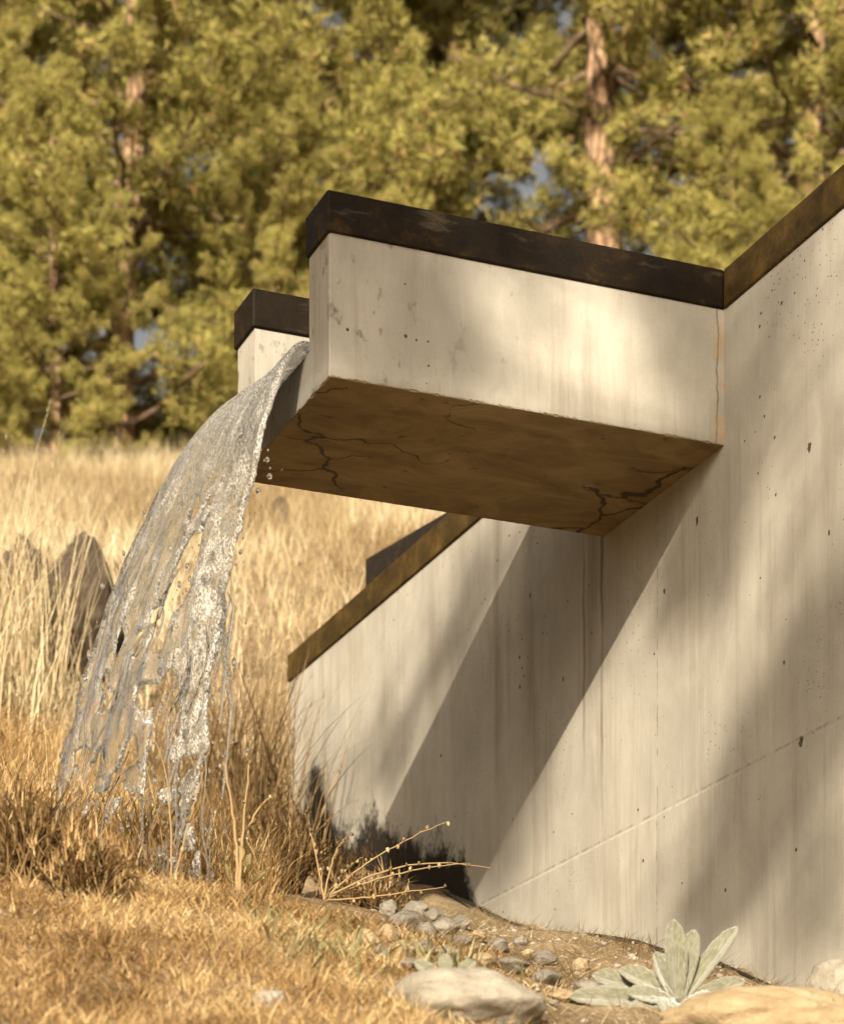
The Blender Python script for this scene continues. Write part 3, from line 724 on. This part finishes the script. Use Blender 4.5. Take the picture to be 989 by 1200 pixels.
rock('foreground_rock', ground_hit(905, 1214), (.27, .2, .085), 'smooth tan sunlit rock at the wall foot before the woolly-leaved plant', m_tan, 3.3, .2, sub=5, sink=.42, amp=.18)
rock('foreground_rock', ground_hit(545, 1192), (.17, .14, .075), 'rounded grey-brown rock half buried in straw litter', m_grey, 8.7, .3, sub=5, sink=.4, amp=.18)
rock('white_stone', ground_hit(318, 1180), (.035, .03, .022), 'small whitish stone in the matted orange grass', m_grey, 4.4, .3, sink=.3)
rock('pale_stone', ground_hit(178, 1015), (.055, .05, .035), 'round pale grey stone on the mound edge where the water lands', m_grey, 6.1, .8, sink=.25)
rock('wet_stone', ground_hit(160, 975), (.05, .04, .03), 'small light stone in the splash of the falling water', m_grey, 9.1, .5, sink=.25)
rock('corner_rock', at(985, 1170, 6.55), (.08, .08, .08), 'speckled grey rock leaning on the concrete wall behind the tan rock', m_grey, 1.7, .5, sink=.3)
spots = [(430, 1108, 26, 16), (488, 1075, 30, 18), (508, 1080, 26, 14), (540, 1085, 20, 12), (455, 1105, 30, 16), (475, 1088, 34, 18), (500, 1098, 24, 16), (520, 1092, 30, 15), (470, 1118, 32, 14), (445, 1120, 20, 12), (540, 1108, 22, 12), (495, 1116, 26, 12), (560, 1100, 18, 10), (585, 1112, 22, 11),
         (610, 1105, 16, 9), (525, 1122, 26, 13), (565, 1130, 30, 13), (600, 1138, 34, 14), (640, 1128, 26, 12), (640, 1150, 34, 14), (680, 1135, 22, 10), (690, 1160, 30, 12), (720, 1150, 20, 9), (580, 1155, 28, 12), (660, 1172, 28, 10), (510, 1140, 26, 12), (480, 1135, 24, 11), (455, 1072, 24, 14), (620, 1120, 16, 8)]
for k, (px, py, wd, hg) in enumerate(spots):
    p = ground_hit(px, py + 4); Z = p[1]; s = Z / F
    zone = 'beside the blackened wall foot' if px < 500 else ('between the rubble pile and the hose' if px < 590 else 'scattered near the woolly-leaved plant')
    size_w = 'larger' if wd >= 29 else ('mid-sized' if wd >= 24 else 'small'); tone = 'grey angular' if k % 4 else 'tan'
    rock('stone', p, (wd * s * .62, wd * s * .52, hg * s * .80), f'{size_w} {tone} rubble stone {zone}', m_rub if k % 4 else m_tan, k * 1.37, k * .9, 'rubble stones along the wall foot', 4, .16, 'stone', .34, True)
st = rock('stump', at(328, 612, 17.2), (.055, .055, .14), 'short brown broken post standing in the sunlit field', m_darkr, 3.9, 0, sink=.15, cat='stump')

# ------------------------------------------------------------------ irrigation hose along the wall foot
M = NT('black_hose'); m_hose = M.done(M.bsdf((.018, .015, .012), .5, None, .4))
hp = []
for px, dx in ((520, -.02), (560, -.035), (600, -.03), (640, -.045), (680, -.03), (720, -.05), (760, -.04), (800, -.05), (850, -.03), (930, -.06)):
    k = (px - X0) / F; t = (C2[0] - k * C2[1]) / (k * B2[1] - B2[0]); p = wl(dx, t, 0); hp.append((p[0], p[1], float(H(p[0], p[1])) + .006 + .006 * math.sin(px)))
hp = np.array(hp); tt_ = np.linspace(0, len(hp) - 1, 60); hp = np.stack([np.interp(tt_, range(len(hp)), hp[:, i]) for i in range(3)], -1)
ac = Acc(); ac.tube(hp, .0065, 8)
tag(link('irrigation_hose', ac.mesh('irrigation_hose'), m_hose, None, True), 'thin black irrigation hose lying along the foot of the concrete wall', 'hose')

# ------------------------------------------------------------------ woolly-leaved plant
M = NT('woolly_leaf'); c = M.coord('Generated'); n = M.noise(c, 9, 5)
cl = M.mix(M.step(n, .35, .7), (.095, .092, .050), (.18, .172, .12)); f = M.noise(M.coord(), 260, 3)
m_leaf = M.done(M.bsdf(cl, .95, M.bump(f, .7, .003), .1, **{'Sheen Weight': .6, 'Sheen Roughness': .6}))
m_leaf2 = None
def leaf_mesh(L, W_, cup, bend):
    n, m = 16, 9; V = []
    for i in range(n + 1):
        s = i / n; wdt = W_ * (.16 + .84 * math.sin(math.pi * min(1, .10 + .90 * s) ** .85) ** .8) * (1 if s < .97 else .5) if s > .25 else W_ * (.14 + .50 * (s / .25) ** 1.4)
        wdt = W_ * (.13 + .87 * max(0, math.sin(math.pi * (s ** 1.35 * .90 + .05))) ** .75) * (1 - .75 * sstep(.90, 1.0, s) ** 2)
        ang = bend * s; x = 0
        cx = L * (math.sin(bend * s) / bend if abs(bend) > 1e-3 else s); cz = L * ((1 - math.cos(bend * s)) / bend if abs(bend) > 1e-3 else 0)
        for j in range(m):
            q = j / (m - 1) * 2 - 1
            zz = cup * wdt * abs(q) ** 1.3 - .004 * math.exp(-(q / .12) ** 2) + .0018 * math.sin(s * 38 + abs(q) * 6) * abs(q)
            V.append((cx - math.sin(ang) * zz, q * wdt, -cz * -1 + math.cos(ang) * zz))
    ii = np.arange((n + 1) * m).reshape(n + 1, m)
    Q = np.stack([ii[:-1, :-1], ii[1:, :-1], ii[1:, 1:], ii[:-1, 1:]], -1).reshape(-1, 4)
    return np_mesh('leaf', np.array(V), [Q])
def woolly(name, px, py, Z, leaves, label, scale=1.0):
    p = ground_hit(px, py)
    t = empty(name, p); t.rotation_euler.x = math.radians(20); tag(t, label, 'plant')
    for (az, el, L, W_, bend) in leaves:
        o = link('leaf', leaf_mesh(L * scale, W_ * 1.25 * scale, .28, bend), m_leaf, t, True)
        md = o.modifiers.new('thickness', 'SOLIDIFY'); md.thickness = .0022
        o.rotation_euler = Matrix.Rotation(math.radians(az), 4, 'Z').to_euler() if 0 else (math.radians(48 * math.cos(math.radians(az)) * (1 if el < 45 else .4)), -math.radians(el), math.radians(az))
        o.location = (.008 * math.cos(math.radians(az)), .008 * math.sin(math.radians(az)), .012)
    return t
woolly('woolly_plant', 796, 1182, 6.85, [(108, 80, .185, .021, -.15), (66, 66, .175, .019, -.2), (36, 48, .225, .020, -.15), (178, 24, .20, .023, -.35), (200, 8, .26, .024, -.1),
        (225, 2, .16, .025, -.25), (-110, 10, .10, .024, -.5), (-60, 25, .10, .02, -.4), (185, 40, .15, .023, -.5), (190, -5, .21, .026, -.2), (240, -12, .17, .027, -.2), (275, -8, .12, .026, -.3), (130, 62, .13, .018, -.3), (85, 55, .15, .018, -.35), (5, 22, .15, .018, -.2), (150, 55, .12, .02, .3), (80, 40, .12, .019, -.2), (210, 20, .13, .022, -.3)],
       'grey-green woolly-leaved plant with upright leaves at the concrete wall foot')
woolly('woolly_plant', 525, 1160, 6.7, [(100, 60, .07, .012, -.2), (30, 40, .075, .012, -.2), (170, 40, .08, .013, -.3), (230, 20, .07, .012, -.2), (300, 25, .07, .012, -.2)],
       'small green-grey leafy rosette among the rubble stones')

# ------------------------------------------------------------------ dead stems
m_stem = grass_mat('dead_stem', (.14, .09, .045), (.27, .19, .10), (.40, .31, .18), .1)
def bez(p0, p1, p2, n=18):
    s = np.linspace(0, 1, n)[:, None]; return (1 - s) ** 2 * p0 + 2 * s * (1 - s) * p1 + s * s * p2
def stem_plant(name, root, curves, label, cat='plant', budr=.0042, r0=.0035):
    root = np.array(root, float); root[2] = float(H(root[0], root[1]))
    t = empty(name, root); tag(t, label, cat)
    for (p1, p2, buds) in curves:
        pts = bez(root, p1, p2) - root; a = Acc()
        pts[1:-1] += rng.normal(0, .0012, (len(pts) - 2, 3))
        a.tube(pts, np.linspace(r0, r0 * .35, len(pts)), 6, .5); o = link('stem', a.mesh('stem'), m_stem, t, True)
        if buds:
            b = Acc()
            for s in np.linspace(.35, 1.0, buds):
                i = min(len(pts) - 1, int(s * (len(pts) - 1))); c0 = pts[i] + rng.normal(0, .004, 3)
                b.add(IV * budr * (.6 + .7 * random.random()) * np.array([1, 1, 1.5]) + rng.normal(0, .0012, IV.shape) + c0, IF, random.random())
            link('seed_pods', b.mesh('seed_pods'), m_stem, o, True)['kind'] = 'stuff'
    return t
R0 = at(380, 1045, 7.6)
stem_plant('dead_weed', R0, [(at(430, 1000, 7.6), at(525, 963, 7.7), 9), (at(470, 995, 7.6), at(575, 1018, 7.7), 8), (at(450, 1020, 7.5), at(545, 1012, 7.6), 7), (at(400, 1020, 7.5), at(425, 1005, 7.4), 8), (at(390, 985, 7.7), at(412, 978, 7.8), 6), (at(440, 1052, 7.4), at(520, 1040, 7.5), 6), (at(370, 990, 7.7), at(357, 952, 7.8), 6)],
           'dead weed with long arching pod-studded stems before the blackened wall foot')
R0 = at(280, 1075, 6.4)
stk = stem_plant('dry_stalk', R0, [(at(278, 960, 6.4), at(262, 893, 6.4), 0), (at(278, 960, 6.4), at(318, 935, 6.5), 5), (at(282, 1000, 6.4), at(292, 893, 6.4), 4)], 'single upright dry stalk with curled pale leaves by the falling water', r0=.0055)
m_pale = grass_mat('pale_leaf', (.36, .29, .14), (.46, .38, .20), (.5, .42, .25), .35)
for (px, py, az, el, L) in ((282, 1030, 20, 35, .05), (290, 1022, -10, 60, .045), (272, 1035, 170, 50, .05), (282, 1010, 60, 70, .04), (296, 1035, -30, 10, .045)):
    me = leaf_mesh(L, .016, .5, .8); o = link('leaf', me, m_pale, stk, True)
    o.location = at(px, py, 6.4) - np.array(stk.location); o.rotation_euler = (0, -math.radians(el), math.radians(az))
stem_plant('tall_bent_stem', at(200, 1010, 6.5), [(at(205, 900, 6.5), at(178, 862, 6.5), 0), (at(222, 960, 6.5), at(240, 900, 6.5), 4)], 'thin bent straw stem rising through the splash', r0=.003)
# twiggy brown shrubs
m_twig = grass_mat('twig', (.05, .03, .014), (.13, .08, .035), (.26, .17, .08), .15)
def shrub(name, px, py, Z, n, rad, h, label):
    p0 = at(px, py, Z); p0[2] = float(H(p0[0], p0[1])); t = empty(name, p0); tag(t, label, 'shrub')
    a = Acc(); ends = []
    for k in range(n):
        az = random.uniform(0, 6.283); rr = rad * random.random() ** .5
        e_ = np.array([math.cos(az) * rr, math.sin(az) * rr, h * (.45 + .6 * random.random()) * (1 - .4 * rr / rad)]); m_ = e_ * .5 + np.array([0, 0, .1 * h]) + rng.normal(0, .03, 3)
        pts = bez(np.array([0, 0, -.02]) + rng.normal(0, .02, 3) * (1, 1, 0), m_, e_, 8); a.tube(pts, np.linspace(.003, .0012, 8), 4, random.random())
        for s in range(9): ends.append(pts[random.randint(2, 7)])
    link('twigs', a.mesh('twigs'), m_twig, t, True)['kind'] = 'stuff'
    E_ = np.array(ends); m = len(E_)
    V, Q, T_, tt = blades(E_, rng.uniform(.015, .07, m), np.full(m, .0035), rng.uniform(0, 6.283, m), rng.uniform(.1, 1.4, m), rng.uniform(-.3, .9, m), rng.random(m), 2)
    link('foliage', np_mesh('foliage', V, [Q, T_], tt), m_rust, t)['kind'] = 'stuff'
    return t
shrub('dry_shrub', 335, 1005, 8.3, 130, .20, .30, 'rusty twiggy shrub between the falling water and the wing wall')
shrub('dry_shrub', 430, 1060, 7.9, 90, .17, .14, 'low twiggy shrub before the blackened foot of the wall')
shrub('dry_shrub', 250, 950, 8.8, 120, .22, .26, 'shaded brown shrub directly behind the foot of the falling water')
shrub('dry_shrub', 390, 985, 9.2, 80, .16, .18, 'dark twiggy shrub close against the blackened wing wall')

# ------------------------------------------------------------------ pines
def bark_mat():
    M = NT('pine_bark'); c = M.coord(); v = M.voro(M.mapv(c, (9, 9, 2.6)), 1.0, 'DISTANCE_TO_EDGE'); n = M.noise(c, 6, 5)
    cl = M.ramp(n, [(.3, (.17, .105, .06)), (.5, (.33, .21, .125)), (.75, (.46, .32, .21))])
    cl = M.mix(M.math('SUBTRACT', 1, M.step(v.outputs['Distance'], .02, .16)), cl, (.05, .03, .02))
    return M.done(M.bsdf(cl, .95, M.bump(v.outputs['Distance'], 1.0, .04), .1))
m_bark = bark_mat()
M = NT('limb_bark'); n = M.noise(M.coord(), 14, 5); m_limb = M.done(M.bsdf(M.ramp(n, [(.3, (.07, .045, .028)), (.7, (.20, .14, .09))]), .95, None, .1))
def needle_mat():
    M = NT('pine_needles'); t = M.attr('tint')
    cl = M.ramp(t, [(0.0, (.12, .112, .03)), (.45, (.36, .325, .095)), (.85, (.53, .475, .17)), (.93, (.50, .38, .16)), (1.0, (.46, .29, .14))])
    d = M.n('ShaderNodeBsdfDiffuse'); M.put(d.inputs[0], cl); tr = M.n('ShaderNodeBsdfTranslucent'); M.put(tr.inputs[0], cl)
    ms = M.n('ShaderNodeMixShader'); ms.inputs[0].default_value = .35
    M.t.links.new(d.outputs[0], ms.inputs[1]); M.t.links.new(tr.outputs[0], ms.inputs[2])
    return M.done(ms.outputs[0])
m_needle = needle_mat()
def unit(v): return v / (np.linalg.norm(v, axis=-1, keepdims=True) + 1e-9)
def pine_data(seed, Ht, R, z0, nl, r0, sub=11, tuf=34, needles=8, nlen=.090, nw=.0135, bare=()):
    rs = np.random.default_rng(seed); wood = Acc(); limbs = Acc()
    zz = np.linspace(-.3, Ht, 16); wob = np.cumsum(rs.normal(0, .05, (16, 2)), 0); wob -= wob[1]
    tr = np.stack([wob[:, 0], wob[:, 1], zz], -1)
    wood.tube(tr, r0 * (1 - zz / (Ht * 1.04)).clip(.05) ** .8, 12)
    cen, dr = [], []
    for hz, az, Ln, up in bare:              # dead limbs low on the trunk
        b0 = np.array([np.interp(hz, zz, tr[:, 0]), np.interp(hz, zz, tr[:, 1]), hz]); s = np.linspace(0, 1, 10)[:, None]
        pts = b0 + np.array([math.cos(az), math.sin(az), up]) * Ln * s + np.cumsum(rs.normal(0, .02, (10, 3)), 0)
        limbs.tube(pts, np.linspace(.045, .012, 10), 6)
        for q in range(5):
            p = pts[3 + q]; dd = unit(np.array([math.cos(az), math.sin(az), up]) + rs.normal(0, .7, 3)); limbs.tube(p + dd * (.25 + .3 * rs.random()) * np.linspace(0, 1, 4)[:, None] + np.cumsum(rs.normal(0, .02, (4, 3)), 0), np.linspace(.012, .004, 4), 4)
    for k in range(nl):
        hz = z0 + (Ht * .98 - z0) * ((k + rs.random()) / nl) ** .92
        az = k * 2.399 + rs.normal(0, .4); fr = (hz - z0) / (Ht - z0)
        Ln = R * (1 - .75 * fr ** 1.6) * (.65 + .5 * rs.random()) * (.75 + .25 * min(1, fr * 6))
        up = -.12 + .65 * fr + rs.normal(0, .12)
        b0 = np.array([np.interp(hz, zz, tr[:, 0]), np.interp(hz, zz, tr[:, 1]), hz])
        d0 = np.array([math.cos(az), math.sin(az), up]); n = 9; s = np.linspace(0, 1, n)[:, None]
        pts = b0 + d0 * Ln * s + np.array([0, 0, 1]) * (.22 * Ln * s ** 2.2 - .10 * Ln * s) + np.cumsum(rs.normal(0, .035 * Ln / 3, (n, 3)), 0)
        limbs.tube(pts, np.linspace(.014 + .011 * Ln, .005, n), 6)
        for q in range(int(sub * (.6 + Ln / R * .6))):
            si = .22 + .78 * (q + rs.random()) / sub; 
            if si > 1: si = 1
            i = si * (n - 1); i0 = min(int(i), n - 2); p = pts[i0] + (pts[i0 + 1] - pts[i0]) * (i - i0); tg = unit(pts[i0 + 1] - pts[i0])
            sdv = np.cross(tg, [0, 0, 1]) * (1 if q % 2 else -1) * rs.uniform(.4, 1.1)
            dd = unit(tg * rs.uniform(.4, 1.0) + sdv + np.array([0, 0, rs.normal(.15, .3)])); sl = (.28 + .55 * rs.random()) * (1 - .35 * si) * (.6 + .4 * Ln / R)
            m = 5; sp = p + dd * sl * np.linspace(0, 1, m)[:, None] + np.cumsum(rs.normal(0, .03, (m, 3)), 0)
            limbs.tube(sp, np.linspace(.010, .003, m), 4)
            tt = .15 + .85 * rs.random(tuf) ** .7; ci = tt * (m - 1); c0 = ci.astype(int).clip(0, m - 2)
            cen.append(sp[c0] + (sp[c0 + 1] - sp[c0]) * (ci - c0)[:, None] + rs.normal(0, .062, (tuf, 3)))
            dr.append(unit(dd + rs.normal(0, .55, (tuf, 3)) + np.array([0, 0, .35])))
    cen = np.concatenate(cen); dr = np.concatenate(dr); n = len(cen)
    nd = unit(dr[:, None] * .55 + unit(rs.normal(0, 1, (n, needles, 3))) * .85)
    sd = unit(np.cross(nd, rs.normal(0, 1, (n, needles, 3)))) * nw
    ln = nlen * rs.uniform(.65, 1.25, (n, needles, 1)); root = cen[:, None] + nd * .008
    V = np.stack([root - sd * .5, root + sd * .5, root + nd * ln], 2).reshape(-1, 3)
    base = rs.random(n) * .62 + .16 + .25 * fbm(cen[:, 0] * 1.3 + cen[:, 2], cen[:, 1] * 1.3, seed, 2); base[rs.random(n) < .06] = .97
    tint = np.repeat(np.clip(base[:, None] + rs.normal(0, .08, (n, needles)), 0, 1), 3)
    Fc = np.arange(len(V)).reshape(-1, 3)
    return wood.mesh('trunk'), limbs.mesh('limbs'), np_mesh('crown', V, [Fc], tint)
variants = [pine_data(11, 10.5, 2.7, .25, 92, .16), pine_data(23, 9.0, 2.5, .15, 92, .14), pine_data(37, 12.0, 2.9, 3.9, 84, .23, bare=[(3.9, 3.3, 1.5, .35), (4.2, .4, .9, .7), (2.9, 2.7, 1.1, -.15), (2.3, .2, 1.3, .1), (3.3, -.7, .9, .2), (1.6, 3.6, 1.0, .0), (2.0, -1.4, .7, .3)])]
for w_, l_, c_ in variants:
    for me, mt in ((w_, m_bark), (l_, m_limb), (c_, m_needle)): me.materials.append(mt)
    for me in (w_, l_): me.polygons.foreach_set('use_smooth', [True] * len(me.polygons))
def pine(x, y, var, rz, sc, label, group='pines on the crest of the slope', sink=.1):
    t = empty('pine_tree', (x, y, float(H(x, y)) - sink), rz); t.scale = (sc, sc, sc); tag(t, label, 'tree', group)
    for nm, me in zip(('trunk', 'limbs', 'crown'), variants[var]): link(nm, me, None, t)
    return t
def pxx(px, Z): return (px - X0) / F * Z
pine(pxx(140, 25.5), 25.5, 0, .3, 1.0, 'bushy pine with dark hollow around its trunk, nearest the upright boulder')
pine(pxx(345, 27.0), 27.0, 1, 2.0, 1.05, 'dense yellow-green pine standing straight behind the spout end')
pine(pxx(715, 27.5), 27.5, 2, 0.0, 1.0, 'tall pine with bare orange-barked trunk rising behind the spout cap')
pine(pxx(960, 26.5), 26.5, 1, 4.0, 1.1, 'full leafy pine beside the orange-barked trunk, above the main wall cap')
pine(pxx(-60, 28.0), 28.0, 2, 3.0, .95, 'tall pine beside the bushy pine with the dark hollow, on the boulder side')
pine(pxx(540, 31.0), 31.0, 0, 5.0, 1.15, 'pine set farther back between the orange trunk and the dense pine', sink=.3)
pine(pxx(425, 32.0), 32.0, 1, .9, 1.2, 'pine in the rear row past the dense pine', sink=.3)
pine(pxx(850, 32.0), 32.0, 0, 2.6, 1.15, 'pine in the rear row behind the orange-barked trunk', sink=.3)
pine(pxx(1100, 30.0), 30.0, 0, 3.6, 1.1, 'pine on the crest past the full leafy pine', sink=.3)
pine(pxx(20, 34.0), 34.0, 1, 5.5, 1.3, 'rear pine behind the tall pine on the boulder side', sink=.3)
pine(pxx(1260, 27.0), 27.0, 2, 2.2, 1.0, 'outermost tall pine of the crest row on the wall side')
young = 'young pines at the foot of the tall ones'
pine(pxx(60, 24.6), 24.6, 1, 1.0, .42, 'young pine at the field edge before the bushy pine, boulder side', young)
pine(pxx(325, 25.2), 25.2, 1, 4.4, .46, 'young pine between the bushy pine and the dense pine', young)
pine(pxx(-20, 25.0), 25.0, 0, 3.4, .45, 'young pine before the tall pine on the boulder side', young)
pine(pxx(860, 25.4), 25.4, 1, .4, .40, 'young pine beside the orange-barked trunk, low behind the wall cap', young)
pine(pxx(-220, 26.5), 26.5, 0, 1.5, 1.0, 'pine at the end of the row past the boulder side')

# the pine downhill of the camera whose boughs shade the wall
def on_wall(px, py):
    k = (px - X0) / F; t = (C2[0] - k * C2[1]) / (k * B2[1] - B2[0]); Z = C2[1] + t * B2[1]; return at(px, py, Z)
def on_front(px, py):
    k = (px - X0) / F; t = (C2[0] - k * C2[1]) / (k * A2[1] - A2[0]); Z = C2[1] + t * A2[1]; return at(px, py, Z)
def shade_pine():
    D = 15.5; r = np.array(ray); rs = np.random.default_rng(5)
    tx, ty = 2.6, -6.2; base = np.array([tx, ty, float(H(tx, ty))])
    t = empty('pine_tree', base); tag(t, 'tall pine downhill of the wall whose boughs throw soft shade on it', 'tree')
    trunk = Acc(); zz = np.linspace(-.3, 15.5, 18); trunk.tube(np.stack([.15 * np.sin(zz * .4), .1 * np.cos(zz * .5), zz], -1), .2 * (1 - zz / 16.2).clip(.04), 12)
    link('trunk', trunk.mesh('trunk'), m_bark, t, True)
    W, Fr = on_wall, on_front
    boughs = [([W(915, 330), W(880, 420), W(858, 500)], .07, 110), ([W(872, 545), W(825, 650), W(785, 740)], .035, 140),
              ([W(1000, 720), W(940, 820), W(890, 950), W(825, 1080)], .075, 520), ([W(585, 660), W(505, 800), W(425, 940)], .05, 150),
              ([Fr(388, 262), Fr(402, 385)], .075, 420), ([Fr(465, 275), Fr(495, 395)], .07, 260), ([Fr(570, 290), Fr(650, 305)], .05, 40), ([Fr(820, 330), Fr(775, 420)], .05, 90), ([W(940, 600), W(985, 500)], .1, 40), ([W(960, 1000), W(930, 1100)], .1, 60)]
    limbs = Acc(); cen = []
    for pl, sg, n in boughs:
        d = D + rs.uniform(-1.2, 1.2)
        pl = np.array(pl) - r * d - base
        pl = pl[np.argsort(-pl[:, 0])]
        st_ = np.array([0, 0, pl[0][2] - .5]); pts = np.concatenate([bez(st_, (st_ + pl[0]) / 2 + np.array([0, 0, -.2]), pl[0], 6)[:-1], pl])
        ss = np.linspace(0, len(pts) - 1, 24); cur = np.stack([np.interp(ss, range(len(pts)), pts[:, i]) for i in range(3)], -1)
        limbs.tube(cur, np.linspace(.035, .006, 24), 6)
        k = rs.uniform(0, len(pl) - 1, n); c0 = np.stack([np.interp(k, range(len(pl)), pl[:, i]) for i in range(3)], -1)
        cen.append(c0 + rs.normal(0, 1, (n, 3)) * np.array([sg, .25, sg]))
    link('limbs', limbs.mesh('limbs'), m_limb, t, True)
    cen = np.concatenate(cen); n = len(cen); nd = unit(rs.normal(0, 1, (n, 12, 3))); sd = unit(np.cross(nd, rs.normal(0, 1, (n, 12, 3)))) * .009
    V = np.stack([cen[:, None] - sd * .5, cen[:, None] + sd * .5, cen[:, None] + nd * .10], 2).reshape(-1, 3)
    link('crown', np_mesh('crown', V, [np.arange(len(V)).reshape(-1, 3)], np.repeat(rs.random(n) * .7, 36)), m_needle, t)
shade_pine()
# gravel at the wall foot
gv = Acc(); GI, GF = ico(1)
for k in range(1500):
    p = ground_hit(random.uniform(420, 860), random.uniform(1075, 1200)) if k < 260 else None
    if p is None:
        x = random.uniform(-.15, .95); y = random.uniform(5.6, 8.6)
        if in_wall(np.array([x]), np.array([y]))[0]: continue
        p = np.array([x, y, float(H(x, y))])
    sz = .003 + .010 * random.random() ** 2.5
    gv.add(GI * sz * rng.uniform(.6, 1.2, 3) * np.array([1, 1, .7]) + rng.normal(0, .1 * sz, GI.shape) + p, GF, random.random())
tag(link('gravel', gv.mesh('gravel'), m_grey), 'loose grey gravel scattered over the ground along the wall foot', 'gravel', kind='stuff')

shrub('foreground_brush', 30, 1010, 5.9, 150, .16, .30, 'rusty leafy brush on the mound before the tall grass clumps')
shrub('foreground_brush', 100, 1040, 5.8, 110, .13, .17, 'low rusty brush on the mound beside the splash')
shrub('foreground_brush', -40, 930, 6.8, 140, .2, .28, 'dense rusty brush below the tallest straw grass')
